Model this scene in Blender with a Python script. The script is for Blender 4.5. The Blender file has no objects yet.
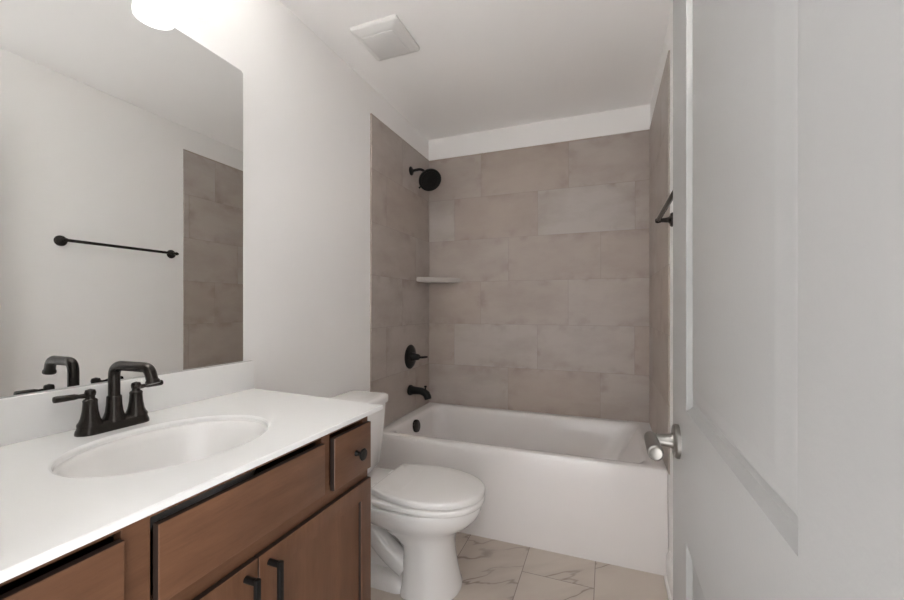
import bpy, bmesh, math, random
from mathutils import Vector, Matrix
C = bpy.context.scene
COL = C.collection
PI = math.pi

# ------------------------------------------------------------------ camera
cam_data = bpy.data.cameras.new('camera')
cam = bpy.data.objects.new('camera', cam_data)
COL.objects.link(cam)
cam.location = (1.2581, 0.0, 1.1767)
cam.rotation_euler = (PI/2, 0, 0.3669)
cam_data.sensor_fit = 'HORIZONTAL'
cam_data.sensor_width = 36.0
cam_data.lens = 402.157/904*36.0
cam_data.shift_y = (306.968-300)/904
cam_data.clip_start = 0.02
C.camera = cam

# ------------------------------------------------------------------ world, light, exposure
world = bpy.data.worlds.new('world')
C.world = world
world.use_nodes = True
bg = world.node_tree.nodes['Background']
bg.inputs[0].default_value = (1.0, 0.99, 0.985, 1)
bg.inputs[1].default_value = 1.0
_nt = world.node_tree
_tc = _nt.nodes.new('ShaderNodeTexCoord')
_sp = _nt.nodes.new('ShaderNodeSeparateXYZ')
_nt.links.new(_tc.outputs['Generated'], _sp.inputs[0])
_mr = _nt.nodes.new('ShaderNodeMapRange')
_mr.inputs[1].default_value = -0.35
_mr.inputs[2].default_value = 0.25
_mr.inputs[3].default_value = 1.30     # lower world brightened as added upward fill for the ceiling
_mr.inputs[4].default_value = 0.80     # world above the horizon, left dimmer
_nt.links.new(_sp.outputs[2], _mr.inputs[0])
_nt.links.new(_mr.outputs[0], bg.inputs[1])
C.view_settings.view_transform = 'Standard'
C.view_settings.look = 'None'
C.view_settings.gamma = 1.0
C.view_settings.use_curve_mapping = False
C.view_settings.exposure = 1.59
C.cycles.max_bounces = 24
C.cycles.diffuse_bounces = 20
C.cycles.use_denoising = True
LAMP = 8.0

# ------------------------------------------------------------------ dimensions
W = 1.5127; D = 2.78; CZ = 2.44; YF = 0.20
TUBZ = 0.455; TUBY = 1.976; TILEZ = 2.28

# ------------------------------------------------------------------ helpers
ORIG = {}

def link(o):
    COL.objects.link(o)
    return o

def thing(name, label, cat, loc=(0, 0, 0), group=None):
    o = link(bpy.data.objects.new(name, None))
    o.empty_display_size = 0.05
    o.location = loc
    ORIG[o.name] = Vector(loc)
    o['label'] = label
    o['category'] = cat
    if group:
        o['group'] = group
    return o

def obj(name, bm, m, parent=None, label=None, loc=None, ang=35, flat=False, edge_mat=None):
    """link bm (world coordinates) as one mesh object; its origin is its parent's, or loc"""
    o0 = ORIG[parent.name] if parent else Vector(loc or (0, 0, 0))
    bmesh.ops.remove_doubles(bm, verts=bm.verts, dist=1e-6)
    bmesh.ops.translate(bm, verts=bm.verts, vec=-o0)
    bmesh.ops.recalc_face_normals(bm, faces=bm.faces)
    me = bpy.data.meshes.new(name)
    bm.to_mesh(me)
    bm.free()
    me.materials.append(m)
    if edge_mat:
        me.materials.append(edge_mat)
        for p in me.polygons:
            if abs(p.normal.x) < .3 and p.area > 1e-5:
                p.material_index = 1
    if not flat:
        me.shade_smooth()
        me.set_sharp_from_angle(angle=math.radians(ang))
    o = link(bpy.data.objects.new(name, me))
    if parent:
        o.parent = parent
    else:
        o.location = o0
    ORIG[o.name] = o0
    if label:
        o['label'] = label
    return o

def tag(o, label, cat, group=None):
    o['label'] = label
    o['category'] = cat
    if group:
        o['group'] = group
    return o

def struct(name, bm, m, parent=None, **k):
    o = obj(name, bm, m, parent, **k)
    if not parent:
        o['kind'] = 'structure'
    return o

def box(bm, x0, x1, y0, y1, z0, z1, bev=0.0, seg=2):
    t = bmesh.new()
    r = bmesh.ops.create_cube(t, size=1.0)
    for v in t.verts:
        v.co = Vector((x0+(v.co.x+.5)*(x1-x0), y0+(v.co.y+.5)*(y1-y0), z0+(v.co.z+.5)*(z1-z0)))
    if bev:
        bmesh.ops.bevel(t, geom=list(t.edges), offset=bev, segments=seg, profile=0.5, affect='EDGES')
    merge(bm, t)
    return bm

def merge(bm, t):
    me = bpy.data.meshes.new('tmp')
    t.to_mesh(me)
    t.free()
    bm.from_mesh(me)
    bpy.data.meshes.remove(me)

def B(*a, **k):
    return box(bmesh.new(), *a, **k)

def loft(bm, rings, cap0=True, cap1=True, closed=True):
    vs = [[bm.verts.new(p) for p in r] for r in rings]
    n = len(vs[0])
    for a, b in zip(vs, vs[1:]):
        for i in range(n if closed else n-1):
            j = (i+1) % n
            bm.faces.new((a[i], a[j], b[j], b[i]))
    if cap0:
        bm.faces.new(vs[0][::-1])
    if cap1:
        bm.faces.new(vs[-1])
    return bm

def frame(axis):
    a = Vector(axis).normalized()
    h = Vector((0, 0, 1)) if abs(a.z) < 0.9 else Vector((1, 0, 0))
    u = h.cross(a).normalized()
    return a, u, a.cross(u)

def lathe(bm, c, axis, prof, n=32, cap0=True, cap1=True):
    """prof: (distance along axis, radius)"""
    a, u, w = frame(axis)
    c = Vector(c)
    rings = []
    for t, r in prof:
        r = max(r, 1e-5)
        rings.append([c+a*t+(u*math.cos(k*2*PI/n)+w*math.sin(k*2*PI/n))*r for k in range(n)])
    return loft(bm, rings, cap0, cap1)

def smooth_path(pts, r, n=6):
    """round the corners of a polyline"""
    out = [Vector(pts[0])]
    for a, b, c in zip(pts, pts[1:], pts[2:]):
        a, b, c = Vector(a), Vector(b), Vector(c)
        d1 = (a-b); d2 = (c-b)
        k = min(r, d1.length*.49, d2.length*.49)
        p = b+d1.normalized()*k; q = b+d2.normalized()*k
        for i in range(n+1):
            t = i/n
            out.append((1-t)**2*p+2*t*(1-t)*b+t*t*q)
    out.append(Vector(pts[-1]))
    return out

def tube(bm, pts, rad, n=16, sx=1.0, sy=1.0):
    pts = [Vector(p) for p in pts]
    if not isinstance(rad, (list, tuple)):
        rad = [rad]*len(pts)
    rings = []
    pu = None
    for i, p in enumerate(pts):
        d = (pts[min(i+1, len(pts)-1)]-pts[max(i-1, 0)]).normalized()
        if pu is None:
            _, u, w = frame(d)
        else:
            u = (pu-d*pu.dot(d)).normalized()
            w = d.cross(u)
        pu = u
        rings.append([p+(u*math.cos(k*2*PI/n)*sx+w*math.sin(k*2*PI/n)*sy)*rad[i] for k in range(n)])
    return loft(bm, rings)

def rrect(cx, cy, hx, hy, r, z, n=8):
    """rounded rectangle ring, counter-clockwise"""
    pts = []
    for q, (sx, sy) in enumerate(((1, 1), (-1, 1), (-1, -1), (1, -1))):
        for k in range(n+1):
            a = q*PI/2+k/n*PI/2
            pts.append((cx+sx*(hx-r)+r*math.cos(a), cy+sy*(hy-r)+r*math.sin(a), z))
    return pts

# ------------------------------------------------------------------ materials
def mat(name):
    m = bpy.data.materials.new(name)
    m.use_nodes = True
    nt = m.node_tree
    return m, nt, nt.nodes['Principled BSDF']

def N(nt, t, **k):
    n = nt.nodes.new(t)
    for a, v in k.items():
        if a in n.inputs:
            n.inputs[a].default_value = v
        else:
            setattr(n, a, v)
    return n

def math_node(nt, op, a, b=None):
    n = nt.nodes.new('ShaderNodeMath')
    n.operation = op
    for i, x in enumerate((a, b)):
        if x is None:
            continue
        if isinstance(x, (int, float)):
            n.inputs[i].default_value = x
        else:
            nt.links.new(x, n.inputs[i])
    return n.outputs[0]

def mix(nt, fac, a, b):
    n = nt.nodes.new('ShaderNodeMix')
    n.data_type = 'RGBA'
    for s, x in ((n.inputs[0], fac), (n.inputs[6], a), (n.inputs[7], b)):
        if isinstance(x, (int, float)):
            s.default_value = x
        elif isinstance(x, tuple):
            s.default_value = (*x, 1)
        else:
            nt.links.new(x, s)
    return n.outputs[2]

def ramp(nt, f, lo, hi):
    n = nt.nodes.new('ShaderNodeMapRange')
    nt.links.new(f, n.inputs[0])
    n.inputs[1].default_value = lo
    n.inputs[2].default_value = hi
    return n.outputs[0]

def plain(name, col, rough, metal=0.0, bump=0.0, bscale=200.0, var=0.03, coat=0.0, spec=0.5):
    """paint / enamel / metal: base colour with a faint noise variation and optional bump"""
    m, nt, p = mat(name)
    tc = N(nt, 'ShaderNodeTexCoord')
    no = N(nt, 'ShaderNodeTexNoise', Scale=6.0, Detail=3.0)
    nt.links.new(tc.outputs['Object'], no.inputs['Vector'])
    c2 = tuple(max(0, c*(1-var)) for c in col)
    nt.links.new(mix(nt, no.outputs[0], col, c2), p.inputs['Base Color'])
    p.inputs['Roughness'].default_value = rough
    p.inputs['Metallic'].default_value = metal
    p.inputs['Specular IOR Level'].default_value = spec
    if coat:
        p.inputs['Coat Weight'].default_value = coat
        p.inputs['Coat Roughness'].default_value = 0.05
    if bump:
        nb = N(nt, 'ShaderNodeTexNoise', Scale=bscale, Detail=2.0)
        nt.links.new(tc.outputs['Object'], nb.inputs['Vector'])
        b = N(nt, 'ShaderNodeBump', Strength=bump, Distance=0.002)
        nt.links.new(nb.outputs[0], b.inputs['Height'])
        nt.links.new(b.outputs[0], p.inputs['Normal'])
    return m

M = {}
M['wall'] = plain('wall_paint', (.88, .87, .86), .75, bump=.12, bscale=260, var=.015, spec=.25)
M['ceiling'] = plain('ceiling_paint', (.93, .92, .91), .9, bump=.15, bscale=180, var=.015, spec=.15)
M['trim'] = plain('trim_paint', (.82, .815, .80), .38, var=.01)
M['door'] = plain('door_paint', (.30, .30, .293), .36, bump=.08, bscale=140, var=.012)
M['porcelain'] = plain('porcelain', (.86, .85, .84), .08, var=.01, coat=.4)
M['acrylic'] = plain('tub_acrylic', (.80, .775, .765), .16, var=.01, coat=.2)
M['seat'] = plain('seat_plastic', (.85, .835, .82), .2, var=.01)
M['counter'] = plain('cultured_marble_white', (.88, .88, .875), .22, var=.02, coat=.15)
M['black'] = plain('matte_black_metal', (.008, .0075, .007), .42, metal=.4, var=.2)
M['bronze'] = plain('oil_rubbed_bronze', (.034, .028, .024), .24, metal=.6, var=.2)
M['nickel'] = plain('satin_nickel', (.31, .295, .275), .36, metal=1.0, var=.05)
M['mirror'] = plain('mirror_silver', (.90, .91, .90), .0, metal=1.0, var=0)
M['vent'] = plain('vent_plastic', (.73, .72, .705), .5, var=.01)
M['dark'] = plain('recess_dark', (.03, .028, .026), .8)
M['shelf'] = plain('shelf_stone', (.50, .465, .435), .35, var=.12)

def wood(name, axis):
    m, nt, p = mat(name)
    tc = N(nt, 'ShaderNodeTexCoord')
    mp = N(nt, 'ShaderNodeMapping')
    s = [9.0, 9.0, 9.0]
    s[axis] = 0.9
    mp.inputs['Scale'].default_value = s
    nt.links.new(tc.outputs['Object'], mp.inputs['Vector'])
    n1 = N(nt, 'ShaderNodeTexNoise', Scale=2.2, Detail=6.0, Roughness=.62, Distortion=.5)
    nt.links.new(mp.outputs[0], n1.inputs['Vector'])
    n2 = N(nt, 'ShaderNodeTexNoise', Scale=26.0, Detail=3.0)
    nt.links.new(mp.outputs[0], n2.inputs['Vector'])
    n3 = N(nt, 'ShaderNodeTexNoise', Scale=5.0, Detail=2.0)
    nt.links.new(tc.outputs['Object'], n3.inputs['Vector'])
    c = mix(nt, ramp(nt, n1.outputs[0], .3, .7), WOOD_A, WOOD_B)
    c = mix(nt, math_node(nt, 'MULTIPLY', ramp(nt, n2.outputs[0], .45, .75), .22), c, WOOD_C)
    c = mix(nt, math_node(nt, 'MULTIPLY', ramp(nt, n3.outputs[0], .4, .7), .35), c, WOOD_C)
    nt.links.new(c, p.inputs['Base Color'])
    p.inputs['Roughness'].default_value = .36
    p.inputs['Specular IOR Level'].default_value = .4
    return m
WOOD_A = (.178, .085, .046); WOOD_B = (.120, .055, .029); WOOD_C = (.060, .027, .015)
M['edge'] = plain('dark_front_edge', (.022, .011, .007), .6)  # edge faces of drawer and door fronts, much darker than their faces
M['wood_h'] = wood('maple_stain_horizontal', 1)
M['wood_v'] = wood('maple_stain_vertical', 2)

def tile_mat(name, axis, off, step, row0=0.0):
    """12 x 24 inch wall tile: rows counted down from the top, each row shifted"""
    m, nt, p = mat(name)
    tc = N(nt, 'ShaderNodeTexCoord')
    sp = N(nt, 'ShaderNodeSeparateXYZ')
    nt.links.new(tc.outputs['Object'], sp.inputs[0])
    u = sp.outputs[axis]; z = sp.outputs[2]
    TH, TW = .3043, .606
    rz = math_node(nt, 'DIVIDE', math_node(nt, 'SUBTRACT', TILEZ-.0075, z), TH)
    row = math_node(nt, 'FLOOR', rz)
    fz = math_node(nt, 'FRACT', rz)
    ru = math_node(nt, 'DIVIDE', math_node(nt, 'ADD', math_node(nt, 'SUBTRACT', u, off), math_node(nt, 'MULTIPLY', row, step)), TW)
    colm = math_node(nt, 'FLOOR', ru)
    fu = math_node(nt, 'FRACT', ru)
    # distance to the joint, in metres
    du = math_node(nt, 'MULTIPLY', math_node(nt, 'MINIMUM', fu, math_node(nt, 'SUBTRACT', 1.0, fu)), TW)
    dz = math_node(nt, 'MULTIPLY', math_node(nt, 'MINIMUM', fz, math_node(nt, 'SUBTRACT', 1.0, fz)), TH)
    d = math_node(nt, 'MINIMUM', du, dz)
    grout = math_node(nt, 'LESS_THAN', d, .0016)
    edge = ramp(nt, d, .07, .0)
    idv = N(nt, 'ShaderNodeCombineXYZ')
    nt.links.new(row, idv.inputs[0]); nt.links.new(colm, idv.inputs[1])
    idv.inputs[2].default_value = off
    wn = N(nt, 'ShaderNodeTexWhiteNoise', noise_dimensions='3D')
    nt.links.new(idv.outputs[0], wn.inputs['Vector'])
    # cloud noise, shifted per tile
    sc = N(nt, 'ShaderNodeVectorMath', operation='MULTIPLY_ADD')
    nt.links.new(wn.outputs['Color'], sc.inputs[0])
    sc.inputs[1].default_value = (7, 7, 7)
    nt.links.new(tc.outputs['Object'], sc.inputs[2])
    mp = N(nt, 'ShaderNodeMapping')
    s = [2.2, 2.2, 5.0]
    mp.inputs['Scale'].default_value = s
    nt.links.new(sc.outputs[0], mp.inputs['Vector'])
    n1 = N(nt, 'ShaderNodeTexNoise', Scale=1.3, Detail=6.0, Roughness=.6)
    nt.links.new(mp.outputs[0], n1.inputs['Vector'])
    n2 = N(nt, 'ShaderNodeTexNoise', Scale=9.0, Detail=4.0)
    nt.links.new(sc.outputs[0], n2.inputs['Vector'])
    c = mix(nt, wn.outputs['Value'], TILE_WARM, TILE_GREY)
    c = mix(nt, math_node(nt, 'MULTIPLY', ramp(nt, n1.outputs[0], .42, .68), .55), c, TILE_DARK)
    blot = math_node(nt, 'MULTIPLY', ramp(nt, n2.outputs[0], .5, .72), edge)
    c = mix(nt, math_node(nt, 'MULTIPLY', blot, .55), c, TILE_BROWN)
    c = mix(nt, math_node(nt, 'MULTIPLY', grout, .55), c, TILE_GROUT)
    nt.links.new(c, p.inputs['Base Color'])
    p.inputs['Roughness'].default_value = .42
    p.inputs['Specular IOR Level'].default_value = .35
    b = N(nt, 'ShaderNodeBump', Strength=.5, Distance=.001, invert=True)
    nt.links.new(grout, b.inputs['Height'])
    nt.links.new(b.outputs[0], p.inputs['Normal'])
    return m
TILE_WARM = (.400, .338, .296); TILE_GREY = (.450, .412, .388); TILE_DARK = (.325, .270, .234)
TILE_BROWN = (.22, .165, .13); TILE_GROUT = (.27, .235, .21)
M['tile_back'] = tile_mat('wall_tile_back', 0, .417, .203)
M['tile_left'] = tile_mat('wall_tile_left', 1, 2.1446-.406, .203)
M['tile_right'] = tile_mat('wall_tile_right', 1, 2.193-.609, .203)

def floor_mat():
    m, nt, p = mat('marble_floor_tile')
    tc = N(nt, 'ShaderNodeTexCoord')
    sp = N(nt, 'ShaderNodeSeparateXYZ')
    nt.links.new(tc.outputs['Object'], sp.inputs[0])
    TWX, TWY = .3035, .607
    rx = math_node(nt, 'DIVIDE', math_node(nt, 'SUBTRACT', sp.outputs[0], .2995), TWX)
    row = math_node(nt, 'FLOOR', rx); fx = math_node(nt, 'FRACT', rx)
    ry = math_node(nt, 'DIVIDE', math_node(nt, 'ADD', math_node(nt, 'SUBTRACT', sp.outputs[1], 1.783-2*.3035-.0), math_node(nt, 'MULTIPLY', row, .3035)), TWY)
    colm = math_node(nt, 'FLOOR', ry); fy = math_node(nt, 'FRACT', ry)
    du = math_node(nt, 'MULTIPLY', math_node(nt, 'MINIMUM', fx, math_node(nt, 'SUBTRACT', 1.0, fx)), TWX)
    dz = math_node(nt, 'MULTIPLY', math_node(nt, 'MINIMUM', fy, math_node(nt, 'SUBTRACT', 1.0, fy)), TWY)
    grout = math_node(nt, 'LESS_THAN', math_node(nt, 'MINIMUM', du, dz), .0018)
    idv = N(nt, 'ShaderNodeCombineXYZ')
    nt.links.new(row, idv.inputs[0]); nt.links.new(colm, idv.inputs[1])
    wn = N(nt, 'ShaderNodeTexWhiteNoise', noise_dimensions='3D')
    nt.links.new(idv.outputs[0], wn.inputs['Vector'])
    sc = N(nt, 'ShaderNodeVectorMath', operation='MULTIPLY_ADD')
    nt.links.new(wn.outputs['Color'], sc.inputs[0])
    sc.inputs[1].default_value = (9, 9, 9)
    nt.links.new(tc.outputs['Object'], sc.inputs[2])
    # veins run diagonally: turn the coordinates, then stretch them along the vein
    vr = N(nt, 'ShaderNodeVectorRotate', rotation_type='Z_AXIS')
    vr.inputs['Angle'].default_value = -math.radians(42)
    nt.links.new(sc.outputs[0], vr.inputs['Vector'])
    mp = N(nt, 'ShaderNodeVectorMath', operation='MULTIPLY')
    mp.inputs[1].default_value = (.9, 3.3, 1.0)
    nt.links.new(vr.outputs[0], mp.inputs[0])
    n1 = N(nt, 'ShaderNodeTexNoise', Scale=1.5, Detail=4.0, Roughness=.45, Distortion=.25)
    nt.links.new(mp.outputs[0], n1.inputs['Vector'])
    v = math_node(nt, 'ABSOLUTE', math_node(nt, 'SUBTRACT', n1.outputs[0], .5))
    vein = ramp(nt, v, .013, .002)
    soft = ramp(nt, v, .10, .0)
    n2 = N(nt, 'ShaderNodeTexNoise', Scale=3.0, Detail=3.0)
    nt.links.new(sc.outputs[0], n2.inputs['Vector'])
    c = mix(nt, n2.outputs[0], (.60, .53, .47), (.50, .44, .385))
    c = mix(nt, math_node(nt, 'MULTIPLY', soft, .28), c, (.30, .245, .205))
    c = mix(nt, math_node(nt, 'MULTIPLY', vein, math_node(nt, 'MULTIPLY', ramp(nt, n2.outputs[0], .35, .6), .75)), c, (.16, .115, .09))
    c = mix(nt, math_node(nt, 'MULTIPLY', grout, .85), c, (.20, .165, .14))
    nt.links.new(c, p.inputs['Base Color'])
    p.inputs['Roughness'].default_value = .3
    b = N(nt, 'ShaderNodeBump', Strength=.5, Distance=.001, invert=True)
    nt.links.new(grout, b.inputs['Height'])
    nt.links.new(b.outputs[0], p.inputs['Normal'])
    return m
M['floor'] = floor_mat()

def glow(name, col, strength):
    m, nt, p = mat(name)
    p.inputs['Base Color'].default_value = (.85, .85, .84, 1)
    p.inputs['Roughness'].default_value = .3
    p.inputs['Emission Color'].default_value = (*col, 1)
    p.inputs['Emission Strength'].default_value = strength
    return m
M['shade'] = glow('lit_opal_glass', (1.0, .995, .975), .36)
M['diffuser'] = glow('lit_diffuser', (1.0, .995, .975), 2.2)
M['bulb'] = glow('lit_bulb', (1.0, .985, .96), LAMP*75)

# ------------------------------------------------------------------ room shell
struct('floor', B(-.1, W+.1, .06, D+.1, -.05, 0), M['floor'], flat=True)
struct('ceiling', B(-.1, W+.1, .08, D+.1, CZ, CZ+.08), M['ceiling'], flat=True)
wl = struct('wall_left', B(-.1, 0, .08, D+.1, 0, CZ), M['wall'], flat=True)
wr = struct('wall_right', B(W, W+.1, .08, D+.1, 0, CZ), M['wall'], flat=True)
wb = struct('wall_back', B(0, W, D, D+.1, 0, CZ), M['wall'], flat=True)
DX0, DX1 = .615, 1.425
bm = B(0, DX0, .08, YF, 0, CZ)
box(bm, DX1, W, .08, YF, 0, CZ)
box(bm, DX0, DX1, .08, YF, 2.055, CZ)
struct('wall_front', bm, M['wall'], flat=True)
# tile surround: a panel on each of the three alcove walls
TT = .009
struct('tile_surround', B(0, W, D-TT, D, TUBZ+.002, TILEZ), M['tile_back'], wb, flat=True)
struct('tile_surround', B(0, TT, 1.972, D-TT, TUBZ+.002, TILEZ), M['tile_left'], wl, flat=True)
struct('tile_surround', B(W-.006, W, 1.948, D-TT, TUBZ+.002, TILEZ), M['tile_right'], wr, flat=True)

def baseboard(x, s, y0, y1, name):
    """s: direction into the room"""
    prof = [(0, 0), (.022, 0), (.022, .010), (.019, .017), (.014, .020), (.014, .100), (.010, .112), (.006, .118), (.006, .128), (.003, .133), (0, .133)]
    bm = bmesh.new()
    loft(bm, [[(x+s*a, y, z) for a, z in prof] for y in (y0, y1)])
    return struct(name, bm, M['trim'], ang=25)
baseboard(0, 1, 1.075, TUBY-.008, 'baseboard_left')
baseboard(W, -1, YF, TUBY-.02, 'baseboard_right')

# door frame (jambs and casing of the doorway we look through)
bm = B(DX0, DX0+.018, .075, YF+.005, 0, 2.055)
box(bm, DX1-.018, DX1, .075, YF+.005, 0, 2.055)
box(bm, DX0+.018, DX1-.018, .075, YF+.005, 2.037, 2.055)
struct('trim_1', bm, M['trim'], flat=True)

# ------------------------------------------------------------------ the open door
DRX = 1.388; DT = .035; DY0 = .208; DY1 = .952; DZ0 = .012; DZ1 = 2.032
def door_leaf():
    bm = bmesh.new()
    stile = .155
    ya, yb = DY0+stile, DY1-stile+.006
    panels = [(.245, .765), (.995, 1.905)]
    prof = [(0, 0), (.004, .004), (.010, .0085), (.018, .0095), (.022, .0075), (.030, .006), (.046, .002), (.052, .0015)]
    for X, s in ((DRX, 1), (DRX+DT, -1)):
        ys = [DY0, ya, yb, DY1]
        zs = [DZ0, panels[0][0], panels[0][1], panels[1][0], panels[1][1], DZ1]
        for i in range(3):
            for j in range(5):
                if i == 1 and j in (1, 3):
                    continue
                q = [(X, ys[i], zs[j]), (X, ys[i+1], zs[j]), (X, ys[i+1], zs[j+1]), (X, ys[i], zs[j+1])]
                bm.faces.new([bm.verts.new(p) for p in q])
        for z0, z1 in panels:
            rings = []
            for o, d in prof:
                rings.append([(X+s*d, ya+o, z0+o), (X+s*d, yb-o, z0+o), (X+s*d, yb-o, z1-o), (X+s*d, ya+o, z1-o)])
            loft(bm, rings, cap0=False, cap1=True)
    for q in ([(DY0, DZ0), (DY1, DZ0)], [(DY1, DZ0), (DY1, DZ1)], [(DY1, DZ1), (DY0, DZ1)], [(DY0, DZ1), (DY0, DZ0)]):
        (y0, z0), (y1, z1) = q
        bm.faces.new([bm.verts.new(p) for p in ((DRX, y0, z0), (DRX, y1, z1), (DRX+DT, y1, z1), (DRX+DT, y0, z0))])
    bmesh.ops.remove_doubles(bm, verts=bm.verts, dist=1e-5)
    return bm
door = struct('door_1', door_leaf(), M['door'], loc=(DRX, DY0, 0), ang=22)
door['label'] = 'white two panel interior door standing open at the right'

HZ = .917; HY = .882
def lever_set(x, s):
    ros = lathe(bmesh.new(), (x, HY, HZ), (s, 0, 0), [(0, .0325), (.006, .0325), (.009, .030), (.010, .024), (.010, .016), (.014, .0135), (.030, .0115), (.040, .0115)], 40)
    o = obj('door_handle', ros, M['nickel'], door, label='satin nickel door handle')
    bm = bmesh.new()
    # curved flat lever pointing back to the hinge side
    rings = []
    sec = [(.016, .004), (.015, .009), (.012, .0115), (-.010, .0122), (-.040, .0128), (-.070, .0135), (-.080, .0138), (-.083, .0130), (-.0845, .0105), (-.0835, .0085)]
    for dy, r in sec:
        rings.append([(x+s*(.048+r*math.cos(a)), HY+dy, HZ-.001+1.05*r*math.sin(a)) for a in [k*2*PI/28 for k in range(28)]])
    loft(bm, rings)
    obj('lever', bm, M['nickel'], o)
lever_set(DRX, -1)
lever_set(DRX+DT, 1)
for z in (.25, 1.02, 1.80):
    obj('hinge', lathe(bmesh.new(), (DRX-.004, DY0-.004, z-.045), (0, 0, 1), [(0, .0055), (.09, .0055)], 14), M['nickel'], door)
obj('latch_plate', B(DRX+.005, DRX+.030, DY1-.001, DY1+.0015, HZ-.028, HZ+.028, bev=.0006), M['nickel'], door)

# ------------------------------------------------------------------ bathtub
tub = thing('bathtub', 'white alcove bathtub with a plain apron in the tiled alcove', 'bathtub', (W/2, (TUBY+D)/2, 0))
def tub_mesh():
    bm = bmesh.new()
    x0, x1 = .002, W-.002
    yb = D-.002
    cx = (x0+x1)/2
    hx = (x1-x0)/2
    def ring(yf, ybk, inx0, inx1, r, z):
        X0, X1 = x0+inx0, x1-inx1
        return rrect((X0+X1)/2, (yf+ybk)/2, (X1-X0)/2, (ybk-yf)/2, r, z, 10)
    T = TUBZ
    rings = [ring(TUBY, yb, 0, 0, .004, 0),
             ring(TUBY, yb, 0, 0, .004, .02),
             ring(TUBY+.012, yb, 0, 0, .004, .20),
             ring(TUBY+.024, yb, 0, 0, .004, T-.030),
             ring(TUBY+.026, yb, 0, 0, .004, T-.014),
             ring(TUBY+.030, yb, 0, 0, .004, T-.004),
             ring(TUBY+.038, yb, .004, .004, .006, T),
             ring(TUBY+.062, yb-.035, .062, .062, .035, T),
             ring(TUBY+.074, yb-.045, .074, .074, .06, T-.003),
             ring(TUBY+.084, yb-.053, .083, .085, .075, T-.012),
             ring(TUBY+.092, yb-.060, .089, .100, .09, T-.035),
             ring(TUBY+.105, yb-.073, .105, .165, .11, T-.15),
             ring(TUBY+.120, yb-.088, .125, .235, .12, T-.28),
             ring(TUBY+.140, yb-.108, .150, .275, .12, T-.325),
             ring(TUBY+.185, yb-.150, .200, .330, .10, T-.345)]
    loft(bm, rings)
    return bm
obj('tub_body', tub_mesh(), M['acrylic'], tub, ang=40)
ox, oy, oz = .097, 2.365, .412
bm = lathe(bmesh.new(), (ox-.004, oy, oz-.012), (1, 0, .13), [(0, .041), (.012, .041), (.018, .038), (.020, .030), (.021, 0)], 36)
obj('overflow_cover', bm, M['bronze'], tub, label='dark bronze overflow cover')
bm = lathe(bmesh.new(), (.27, 2.378, TUBZ-.3455), (0, 0, 1), [(0, .032), (.003, .032), (.005, .028), (.005, .014), (.010, .014), (.012, 0)], 28)
obj('tub_drain', bm, M['bronze'], tub, label='dark bronze drain')

# ------------------------------------------------------------------ shower fixtures on the left tile wall
FX = TT
FY = 2.468
sh = thing('wall_shower', 'round black shower head on a bent arm high on the tiled wall', 'shower head', (FX, FY, 2.107))
obj('flange', lathe(bmesh.new(), (FX, FY, 2.107), (1, 0, 0), [(0, .030), (.004, .030), (.008, .026), (.014, .014), (.018, .0115)], 28), M['black'], sh)
arm = smooth_path([(FX, FY, 2.107), (.092, FY, 2.112), (.144, FY-.010, 2.050)], .03, 8)
obj('shower_arm', tube(bmesh.new(), arm, .0095, 14), M['black'], sh)
hn = Vector((.56, -.52, -.645)).normalized()
hc = Vector((.142, FY-.010, 2.046))
bm = lathe(bmesh.new(), hc-hn*.012, hn, [(0, .012), (.008, .016), (.020, .017), (.028, .022), (.036, .058), (.043, .073), (.050, .077), (.060, .077), (.064, .074), (.064, .064), (.062, .062), (.0625, .030), (.064, .028), (.064, 0)], 48)
hd = obj('head', bm, M['black'], sh)
a_, u_, w_ = frame(hn)
bm = bmesh.new()
for rr, k in ((.020, 8), (.040, 16), (.052, 22)):
    for i in range(k):
        c = hc+hn*.0505+(u_*math.cos(i*2*PI/k)+w_*math.sin(i*2*PI/k))*rr
        lathe(bm, c-hn*.002, hn, [(0, .0022), (.0045, .0016)], 6)
obj('spray_nozzles', bm, M['dark'], hd)
side = (Vector((0, 0, -1))-hn*hn.dot(Vector((0, 0, -1)))).normalized()
sd2 = (side*.75-hn.cross(side)*.66)
p0 = hc+hn*.038
if (hn.cross(side)).x < 0:
    sd2 = (side*.75+hn.cross(side)*.66)
obj('spray_lever', tube(bmesh.new(), [p0+sd2*.062, p0+sd2*.092], [.0045, .0055], 10), M['black'], hd)

va = thing('shower_valve', 'round black shower valve trim with a lever on the tiled wall', 'shower valve', (FX, FY-.012, .838))
vy, vz = FY-.012, .838
obj('escutcheon', lathe(bmesh.new(), (FX, vy, vz), (1, 0, 0), [(0, .082), (.004, .082), (.010, .076), (.014, .055), (.016, .034)], 44), M['black'], va)
obj('valve_stem', lathe(bmesh.new(), (FX+.014, vy, vz), (1, 0, 0), [(0, .030), (.018, .027), (.030, .0225), (.048, .020), (.055, .016), (.058, 0)], 28), M['black'], va)
lv = smooth_path([(FX+.050, vy, vz), (FX+.085, vy, vz-.002), (FX+.128, vy, vz+.004)], .02, 5)
obj('lever', tube(bmesh.new(), lv, [.012]+[.0075]*(len(lv)-2)+[.006], 14), M['black'], va)

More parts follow.
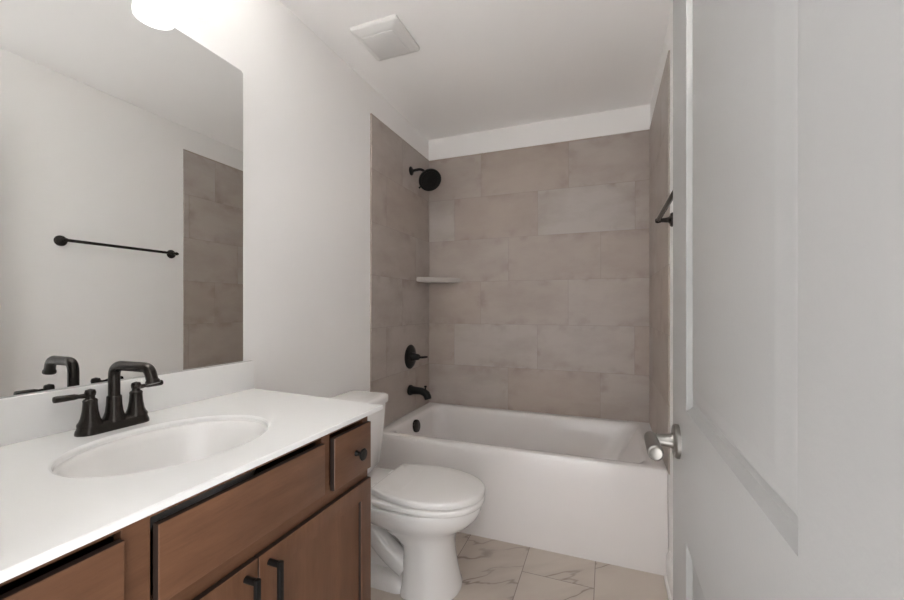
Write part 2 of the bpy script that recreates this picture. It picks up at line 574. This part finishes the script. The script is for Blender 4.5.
sp = thing('tub_spout', 'black tub spout with a diverter pull above the bathtub end', 'tub spout', (FX, FY-.02, .612))
sy, sz = FY-.02, .612
pts = [(FX, sy, sz), (FX+.005, sy, sz), (FX+.014, sy, sz), (FX+.016, sy, sz), (FX+.05, sy, sz), (FX+.085, sy, sz-.001), (FX+.108, sy, sz-.007), (FX+.124, sy, sz-.018), (FX+.134, sy, sz-.036), (FX+.138, sy, sz-.050)]
obj('spout_body', tube(bmesh.new(), pts, [.035, .036, .034, .029, .0255, .0245, .0255, .0255, .0245, .023], 24), M['black'], sp)
obj('diverter', lathe(bmesh.new(), (FX+.118, sy, sz+.006), (0, 0, 1), [(0, .005), (.020, .005), (.022, .009), (.028, .010), (.032, .007), (.033, 0)], 16), M['black'], sp)

# corner shelf
def shelf_mesh():
    bm = bmesh.new()
    L = .218
    c = Vector((TT, D-TT, 0))
    outline = [(0, 0), (0, -L)]
    for k in range(9):
        t = k/8
        p = Vector((0.0, -L))*(1-t)+Vector((L*1.15, 0))*t
        bulge = math.sin(t*PI)*.004
        outline.append((p.x+bulge*.7, p.y-bulge*.7))
    outline.append((L*1.15, 0))
    o2 = []
    for q in outline:
        if not o2 or (abs(q[0]-o2[-1][0])+abs(q[1]-o2[-1][1])) > 1e-4:
            o2.append(q)
    loft(bm, [[(c.x+a, c.y+b, z) for a, b in o2] for z in (1.356, 1.389)])
    bmesh.ops.bevel(bm, geom=[e for e in bm.edges], offset=.003, segments=2, affect='EDGES')
    return bm
tag(obj('corner_shelf', shelf_mesh(), M['shelf'], loc=(TT, D-TT, 1.366)), 'pale stone corner shelf set into the tiled alcove corner', 'shelf')

# ------------------------------------------------------------------ towel bar on the right wall
tb = thing('towel_bar', 'long dark bronze towel bar on the white wall behind the door', 'towel bar', (W, 1.58, 1.535))
TBX = W-.056
for y in (1.272, 1.864):
    po = obj('bracket', lathe(bmesh.new(), (W, y, 1.535), (-1, 0, 0), [(0, .029), (.005, .029), (.010, .026), (.013, .016), (.018, .011), (.042, .0085), (.050, .0105), (.057, .0115), (.065, .008), (.067, 0)], 28), M['bronze'], tb)
obj('bar', tube(bmesh.new(), [(TBX, 1.260, 1.535), (TBX, 1.264, 1.535), (TBX, 1.872, 1.535), (TBX, 1.876, 1.535)], [.006, .0085, .0085, .006], 18), M['bronze'], tb)

# ------------------------------------------------------------------ exhaust fan cover on the ceiling
vf = thing('exhaust_fan', 'square white exhaust fan cover on the ceiling', 'exhaust fan', (.29, 1.655, CZ))
vcx, vcy = .292, 1.652
bm = bmesh.new()
loft(bm, [rrect(vcx, vcy, .120, .122, .012, CZ-.001, 5), rrect(vcx, vcy, .120, .122, .012, CZ-.012, 5), rrect(vcx, vcy, .116, .118, .012, CZ-.018, 5),
          rrect(vcx, vcy, .090, .092, .010, CZ-.030, 5), rrect(vcx, vcy, .086, .088, .010, CZ-.031, 5)])
cov = obj('cover', bm, M['vent'], vf, ang=25)
obj('centre_plate', B(vcx-.078, vcx+.078, vcy-.080, vcy+.080, CZ-.0345, CZ-.0308, bev=.0015), M['vent'], cov)

# ------------------------------------------------------------------ mirror
bm = bmesh.new()
def vplate(bm, x0, x1, y0, y1, z0, z1, r, bev):
    cy, cz, hy, hz = (y0+y1)/2, (z0+z1)/2, (y1-y0)/2, (z1-z0)/2
    def rr(x, o):
        # rounded upper corners, square lower corners
        top = [p for p in rrect(cy, cz, hy-o, hz-o, max(r-o, .001), 0, 6)][:14]
        pts = top+[(cy-hy+o, cz-hz+o, 0), (cy+hy-o, cz-hz+o, 0)]
        return [(x, p[0], p[1]) for p in pts]
    return loft(bm, [rr(x0, 0), rr(x1-bev, 0), rr(x1, bev)])
vplate(bm, .001, .005, YF+.015, 1.111, .9755, 2.047, .014, .0015)
tag(obj('wall_mirror', bm, M['mirror'], loc=(0, .66, .966), ang=20), 'large frameless wall mirror above the white vanity backsplash', 'mirror')

# ------------------------------------------------------------------ vanity light above the mirror
VY = .632
vl = thing('vanity_light', 'bar light with white glass shades on the wall above the mirror', 'wall light', (0, VY, 2.25))
obj('back_plate', B(.0, .022, VY-.28, VY+.28, 2.225, 2.305, bev=.004), M['black'], vl)
for k in (-1, 0, 1):
    y = VY+k*.218
    LX = .088
    ar = smooth_path([(.02, y, 2.265), (LX, y, 2.265), (LX, y, 2.235)], .02, 5)
    a = obj('lamp_arm', tube(bmesh.new(), ar, .008, 12), M['black'], vl)
    obj('socket_cup', lathe(bmesh.new(), (LX, y, 2.242), (0, 0, -1), [(0, .010), (.004, .016), (.034, .017), (.036, .014)], 24), M['black'], a)
    s = lathe(bmesh.new(), (LX, y, 2.222), (0, 0, -1), [(0, .044), (.004, .047), (.020, .049), (.060, .052), (.132, .056), (.132, .0525), (.060, .0485), (.022, .046), (.004, .044), (0, .044)], 40, cap0=False, cap1=False)
    gs = obj('glass_shade', s, M['shade'], vl, label='lit white glass shade')
    obj('diffuser', lathe(bmesh.new(), (LX, y, 2.100), (0, 0, -1), [(0, .0515), (.004, .0518), (.007, .045), (.008, 0)], 40), M['diffuser'], gs, label='glowing white disc closing the shade')
    obj('bulb', lathe(bmesh.new(), (LX, y, 2.206), (0, 0, -1), [(0, .012), (.008, .020), (.020, .026), (.034, .027), (.046, .020), (.054, .009), (.056, 0)], 24), M['bulb'], a)

# ------------------------------------------------------------------ vanity cabinet
VY0, VY1 = .214, 1.060
FFX = .573; DFX = .588
vc = thing('vanity_cabinet', 'brown stained wooden vanity cabinet with black pulls under the white countertop', 'vanity cabinet', (.29, .63, 0))
bm = B(.004, FFX-.019, VY0, VY0+.016, .0, .8575)
box(bm, .004, FFX-.019, VY1-.016, VY1, .0, .8575)
box(bm, .004, FFX-.019, VY0+.016, VY1-.016, .095, .111)
box(bm, .004, .010, VY0+.016, VY1-.016, .111, .8575)
obj('carcass', bm, M['wood_v'], vc, flat=True)
obj('toe_kick', B(FFX-.085, FFX-.070, VY0+.016, VY1-.016, 0, .095), M['wood_h'], vc, flat=True)
bm = bmesh.new()
for y0, y1 in ((VY0, VY0+.030), (.388, .430), (.845, .878), (VY1-.030, VY1)):
    zlo = .095 if y0 in (VY0, VY1-.030) else .672
    box(bm, FFX-.019, FFX, y0, y1, zlo, .8575, bev=.0008, seg=1)
box(bm, FFX-.0188, FFX-.0002, VY0+.030, VY1-.030, .838, .8570)
box(bm, FFX-.0188, FFX-.0002, VY0+.030, VY1-.030, .655, .700)
box(bm, FFX-.0188, FFX-.0002, VY0+.030, VY1-.030, .095, .125)
obj('face_frame', bm, M['wood_h'], vc, flat=True)
def slab(y0, y1, z0, z1):
    bm = bmesh.new()
    prof = [(FFX+.0005, 0), (DFX-.002, 0), (DFX-.0006, .0008), (DFX, .003)]
    loft(bm, [[(x, y0+o, z0+o), (x, y1-o, z0+o), (x, y1-o, z1-o), (x, y0+o, z1-o)] for x, o in prof])
    return bm
def knob(y, z, par):
    return obj('knob', lathe(bmesh.new(), (DFX, y, z), (1, 0, 0), [(0, .0085), (.003, .0080), (.008, .0055), (.014, .0060), (.018, .0100), (.022, .0165), (.025, .0175), (.0275, .015), (.0285, 0)], 28), M['black'], par, label='black mushroom shaped knob')
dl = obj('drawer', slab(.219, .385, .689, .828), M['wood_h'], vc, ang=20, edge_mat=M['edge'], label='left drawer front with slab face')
knob(.302, .759, dl)
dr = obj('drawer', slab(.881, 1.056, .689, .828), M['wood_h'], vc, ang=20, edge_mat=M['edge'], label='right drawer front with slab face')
knob(.978, .757, dr)
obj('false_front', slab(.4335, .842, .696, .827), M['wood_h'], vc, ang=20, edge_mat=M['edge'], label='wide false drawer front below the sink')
def shaker(y0, y1, z0, z1):
    bm = bmesh.new()
    prof = [(FFX+.0005, 0), (DFX-.002, 0), (DFX-.0006, .0008), (DFX, .003), (DFX, .050), (DFX-.002, .0515), (DFX-.0095, .0522), (DFX-.0095, .056)]
    loft(bm, [[(x, y0+o, z0+o), (x, y1-o, z0+o), (x, y1-o, z1-o), (x, y0+o, z1-o)] for x, o in prof])
    return bm
def pull(y, par):
    z1 = .634; z0 = z1-.128
    bm = bmesh.new()
    for z in (z1, z0):
        lathe(bm, (DFX, y, z), (1, 0, 0), [(0, .0070), (.026, .0070)], 18)
    box(bm, DFX+.025, DFX+.034, y-.0055, y+.0055, z0-.007, z1+.007, bev=.0008)
    obj('pull', bm, M['black'], par, label='black bar pull')
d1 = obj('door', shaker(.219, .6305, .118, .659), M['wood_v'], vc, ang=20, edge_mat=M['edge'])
pull(.6305-.030, d1)
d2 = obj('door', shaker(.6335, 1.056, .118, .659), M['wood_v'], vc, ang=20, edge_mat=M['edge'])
pull(.6335+.027, d2)

# ------------------------------------------------------------------ countertop with backsplash, and the sink
CT0, CT1 = .858, .871
SX, SY, SA, SB = .33, .64, .170, .210
ct = thing('countertop', 'white vanity countertop with an oval sink cut into it', 'countertop', (.30, .65, CT0))
def counter_mesh():
    bm = bmesh.new()
    corners = [Vector((.002, YF+.003)), Vector((.606, YF+.003)), Vector((.606, 1.096)), Vector((.002, 1.148))]
    n = 96
    angs = sorted([k*2*PI/n for k in range(n)]+[math.atan2(c.y-SY, c.x-SX) % (2*PI) for c in corners])
    ang = []
    for a in angs:
        if not ang or a-ang[-1] > 1e-4:
            ang.append(a)
    inner, outer = [], []
    for a in ang:
        d = Vector((math.cos(a), math.sin(a)))
        best = 9
        for p, q in zip(corners, corners[1:]+corners[:1]):
            e = q-p
            den = d.x*e.y-d.y*e.x
            if abs(den) < 1e-9:
                continue
            w = p-Vector((SX, SY))
            t = (w.x*e.y-w.y*e.x)/den
            s = (w.x*d.y-w.y*d.x)/den
            if t > 0 and -1e-6 <= s <= 1+1e-6:
                best = min(best, t)
        outer.append(Vector((SX, SY))+d*best)
        r = 1/math.sqrt((d.x/SA)**2+(d.y/SB)**2)
        inner.append((d, r))
    cc = Vector((.304, .66))
    def out(o, z):
        pts = []
        for p in outer:
            v = p-cc
            pts.append((cc.x+v.x*(1-o/.30), cc.y+v.y*(1-o/.45), z))
        return pts
    def inn(o, z):
        return [(SX+d.x*(r+o), SY+d.y*(r+o), z) for d, r in inner]
    rings = [inn(.0, CT0), out(0, CT0), out(0, CT1-.003), out(.001, CT1-.001), out(.003, CT1), inn(.006, CT1), inn(.002, CT1-.0015), inn(0, CT1-.005), inn(.0, CT0)]
    loft(bm, rings, False, False)
    return bm
obj('counter_slab', counter_mesh(), M['counter'], ct, ang=12)
tag(obj('backsplash', B(.002, .021, YF+.003, 1.146, CT1+.00005, .975, bev=.0025), M['counter'], loc=(.01, .66, CT1)), 'low white backsplash strip standing on the countertop below the wall mirror', 'backsplash')

sk = thing('sink', 'oval white undermount sink in the countertop', 'sink', (SX, SY, CT0))
def sink_mesh():
    bm = bmesh.new()
    n = 72
    prof = [(1.07, -.004), (1.07, -.010), (1.02, -.012), (1.035, -.0005), (1.0, -.0008), (.965, -.006), (.935, -.020), (.90, -.045), (.83, -.085), (.70, -.118), (.5, -.135), (.28, -.142), (.12, -.145)]
    prof = [(1.075, -.0008), (1.0, -.0008), (.965, -.005), (.94, -.020), (.905, -.045), (.84, -.085), (.70, -.118), (.5, -.135), (.28, -.142), (.14, -.145),
            (.14, -.155), (.30, -.152), (.52, -.145), (.73, -.127), (.87, -.092), (.94, -.05), (.98, -.018), (1.075, -.012)]
    rings = [[(SX+SA*s*math.cos(k*2*PI/n), SY+SB*s*math.sin(k*2*PI/n), CT0+z) for k in range(n)] for s, z in prof]
    rings.append(rings[0])
    loft(bm, rings, False, False)
    return bm
obj('basin', sink_mesh(), M['porcelain'], sk, ang=60)
obj('sink_drain', lathe(bmesh.new(), (SX, SY, CT0-.150), (0, 0, 1), [(0, .028), (.006, .028), (.0075, .024), (.006, .018), (.010, .017), (.011, 0)], 28), M['bronze'], sk, label='dark bronze drain stopper')

# ------------------------------------------------------------------ faucet
FCX, FCY = .092, .645
fa = thing('faucet', 'dark bronze centerset faucet with two levers behind the oval sink', 'faucet', (FCX, FCY, CT1))
z0 = CT1
bm = bmesh.new()
def stad(o, z):
    hy, hx = .0795-o, .027-o
    return rrect(FCX, FCY, hx, hy, hx-.001, z, 10)
loft(bm, [stad(0, z0), stad(0, z0+.004), stad(.0015, z0+.010), stad(.003, z0+.012), stad(.004, z0+.018), stad(.0075, z0+.023), stad(.010, z0+.025)])
obj('base_plate', bm, M['bronze'], fa)
# spout: flared foot, square bent tube with a down-turned end
foot = lathe(bmesh.new(), (FCX, FCY, z0+.02), (0, 0, 1), [(0, .026), (.006, .0245), (.012, .0215), (.022, .0185), (.040, .0165), (.060, .0155), (.062, .0135)], 32)
spo = obj('spout', foot, M['bronze'], fa)
path = smooth_path([(FCX, FCY, z0+.07), (FCX, FCY, z0+.158), (FCX+.121, FCY+.008, z0+.157), (FCX+.133, FCY+.009, z0+.122)], .028, 9)
bm = tube(bmesh.new(), path, .0125, 20)
lathe(bm, (FCX+.1312, FCY+.009, z0+.128), (.28, .02, -.95), [(0, .0135), (.003, .0150), (.008, .0152), (.010, .0140), (.0105, .0)], 24)
obj('spout_tube', bm, M['bronze'], spo)
for s in (-1, 1):
    y = FCY+s*.0508
    hb = lathe(bmesh.new(), (FCX, y, z0+.02), (0, 0, 1), [(0, .0255), (.005, .025), (.010, .0215), (.018, .0185), (.035, .0155), (.054, .0140), (.060, .0145), (.063, .0125), (.065, .0095), (.070, .0090), (.072, .0105), (.079, .0112), (.085, .0095), (.088, 0)], 28)
    h = obj('handle', hb, M['bronze'], fa)
    zz = z0+.092
    dirx = -.006 if s < 0 else .0
    p = [(FCX, y, zz), (FCX+dirx*.2, y+s*.014, zz+.0005), (FCX+dirx*.3, y+s*.022, zz+.001), (FCX+dirx*.4, y+s*.030, zz+.0015), (FCX+dirx, y+s*.063, zz+.002), (FCX+dirx, y+s*.066, zz+.002), (FCX+dirx, y+s*.0675, zz+.002)]
    obj('lever', tube(bmesh.new(), p, [.006, .0058, .0050, .0070, .0080, .0072, .003], 16), M['bronze'], h)

# ------------------------------------------------------------------ toilet
TY = 1.572
to = thing('toilet', 'white two piece toilet with closed lid between vanity and bathtub', 'toilet', (.40, TY, 0))
def egg(xb, xf, hw, z, pw=2.0, nb=.0, n=56, mid=.45):
    """plan outline: back end xb, front tip xf, half width hw; nb>0 squares off the back"""
    xm = xb+(xf-xb)*mid
    pts = []
    for k in range(n):
        a = k*2*PI/n
        c, s = math.cos(a), math.sin(a)
        if c >= 0:
            x = xm+(xf-xm)*abs(c)**(2/2.15)
            y = hw*math.copysign(abs(s)**(2/2.15), s)
        else:
            e = 2/(2.0+nb)
            x = xm-(xm-xb)*abs(c)**e
            y = hw*math.copysign(abs(s)**e, s)
        pts.append((x, TY+y, z))
    return pts
bm = bmesh.new()
# bowl and front pedestal column
loft(bm, [egg(.455, .690, .132, 0, nb=2.5), egg(.455, .690, .132, .010, nb=2.5), egg(.46, .682, .126, .030, nb=2.5), egg(.465, .668, .117, .10, nb=2.5),
          egg(.465, .660, .112, .16, nb=2.5), egg(.455, .662, .112, .20, nb=2), egg(.40, .675, .120, .235, nb=1.4), egg(.34, .705, .140, .268, nb=1.2),
          egg(.28, .744, .166, .293, nb=1.6), egg(.25, .766, .179, .318, nb=2), egg(.24, .776, .183, .340, nb=2), egg(.238, .778, .184, .358, nb=2),
          egg(.240, .776, .182, .366, nb=2), egg(.25, .766, .172, .369, nb=2)])
# deck under the tank
loft(bm, [rrect(.165, TY, .135, .095, .05, .225), rrect(.160, TY, .140, .12, .05, .28), rrect(.165, TY, .150, .150, .05, .33), rrect(.165, TY, .155, .165, .045, .355), rrect(.165, TY, .155, .163, .04, .378), rrect(.165, TY, .148, .155, .04, .382)])
# foot plate behind the column and the S shaped trapway
loft(bm, [rrect(.29, TY, .20, .118, .05, 0), rrect(.29, TY, .20, .118, .05, .016), rrect(.29, TY, .196, .112, .05, .030), rrect(.29, TY, .18, .085, .05, .052)])
for s in (-1, 1):
    tr = smooth_path([(.12, TY+s*.060, .275), (.24, TY+s*.072, .262), (.33, TY+s*.070, .200), (.40, TY+s*.064, .130), (.47, TY+s*.060, .085)], .06, 7)
    tube(bm, tr, [.046]*len(tr), 20)
    tr = smooth_path([(.15, TY+s*.045, .16), (.20, TY+s*.058, .13), (.24, TY+s*.058, .08), (.25, TY+s*.055, .03)], .05, 7)
    tube(bm, tr, [.048]*len(tr), 18)
box(bm, .17, .40, TY-.05, TY+.05, .02, .26, bev=.02)
obj('bowl', bm, M['porcelain'], to, ang=50)
for s in (-1, 1):
    obj('bolt_cap', lathe(bmesh.new(), (.275, TY+s*.098, .026), (0, 0, 1), [(0, .014), (.010, .0135), (.016, .009), (.018, 0)], 18), M['porcelain'], to)
# tank
def tankring(z, d, hw, x0=.022):
    d += .036
    n = 10
    pts = [(x0, TY-hw+.015, z), (x0, TY+hw-.015, z)]
    # bowed front with rounded corners
    r = .04
    xf = x0+d
    pts.append((x0+.015, TY+hw, z))
    for k in range(n+1):
        a = PI/2-k/n*PI/2
        pts.append((xf-.022-r+r*math.cos(a), TY+hw-r+r*math.sin(a), z))
    for k in range(1, 12):
        t = k/12
        pts.append((xf-.022+.022*math.sin(t*PI), TY+(hw-r)*(1-2*t), z))
    for k in range(n+1):
        a = -k/n*PI/2
        pts.append((xf-.022-r+r*math.cos(a), TY-hw+r+r*math.sin(a), z))
    pts.append((x0+.015, TY-hw, z))
    return pts
bm = bmesh.new()
loft(bm, [tankring(.383, .135, .165), tankring(.389, .155, .185), tankring(.405, .168, .197), tankring(.54, .182, .206), tankring(.692, .192, .214), tankring(.700, .190, .212)])
obj('tank', bm, M['porcelain'], to, ang=50)
bm = bmesh.new()
loft(bm, [tankring(.701, .194, .216, .018), tankring(.704, .207, .226, .014), tankring(.726, .210, .229, .012), tankring(.737, .206, .225, .014), tankring(.742, .194, .215, .018), tankring(.744, .17, .19, .03)])
obj('tank_lid', bm, M['porcelain'], to, ang=50)
fl = lathe(bmesh.new(), (.222, TY-.145, .64), (1, 0, 0), [(0, .014), (.010, .014), (.013, .010), (.018, .009)], 20)
tube(fl, [(.241, TY-.145, .64), (.246, TY-.125, .639), (.248, TY-.075, .635)], [.007, .007, .008], 12)
obj('flush_lever', fl, M['nickel'], to, label='silver flush lever')
# seat and lid
def seat_ring(o, z, xb=.332, xf=.790):
    return egg(xb+o, xf-o, .184-o, z, nb=3.2, mid=.50)
bm = bmesh.new()
loft(bm, [seat_ring(.006, .372), seat_ring(.0015, .374), seat_ring(0, .379), seat_ring(0, .390), seat_ring(.0015, .3945), seat_ring(.006, .3965)])
obj('seat', bm, M['seat'], to, ang=50)
bm = bmesh.new()
def lid_ring(o, z):
    n = 56
    xb, xf, hw = .343+o, .792-o, .183-o
    xm = .535
    pts = []
    for k in range(n):
        a = k*2*PI/n
        c, s = math.cos(a), math.sin(a)
        if c >= 0:
            x = xm+(xf-xm)*abs(c)**(2/2.1); y = hw*math.copysign(abs(s)**(2/2.1), s)
        else:
            # narrows to a straight hinge edge
            t = min(1.0, abs(c)/.80)
            x = xm-(xm-xb)*t
            w = hw-(hw-.137+o*.0)*t**1.7
            y = w*(math.copysign(1, s) if abs(c) < .80 else s/.6)
            if abs(c) >= .80:
                y = (.137-o)*s/.6
        pts.append((x, TY+y, z))
    return pts
loft(bm, [lid_ring(.007, .4005), lid_ring(.0015, .402), lid_ring(0, .406), lid_ring(0, .419), lid_ring(.002, .4245), lid_ring(.006, .427), lid_ring(.012, .4283), lid_ring(.05, .4300), lid_ring(.12, .431)])
obj('lid', bm, M['seat'], to, ang=50)
for s in (-1, 1):
    obj('seat_hinge', B(.315, .358, TY+s*.075-.022, TY+s*.075+.022, .378, .412, bev=.006, seg=3), M['seat'], to)
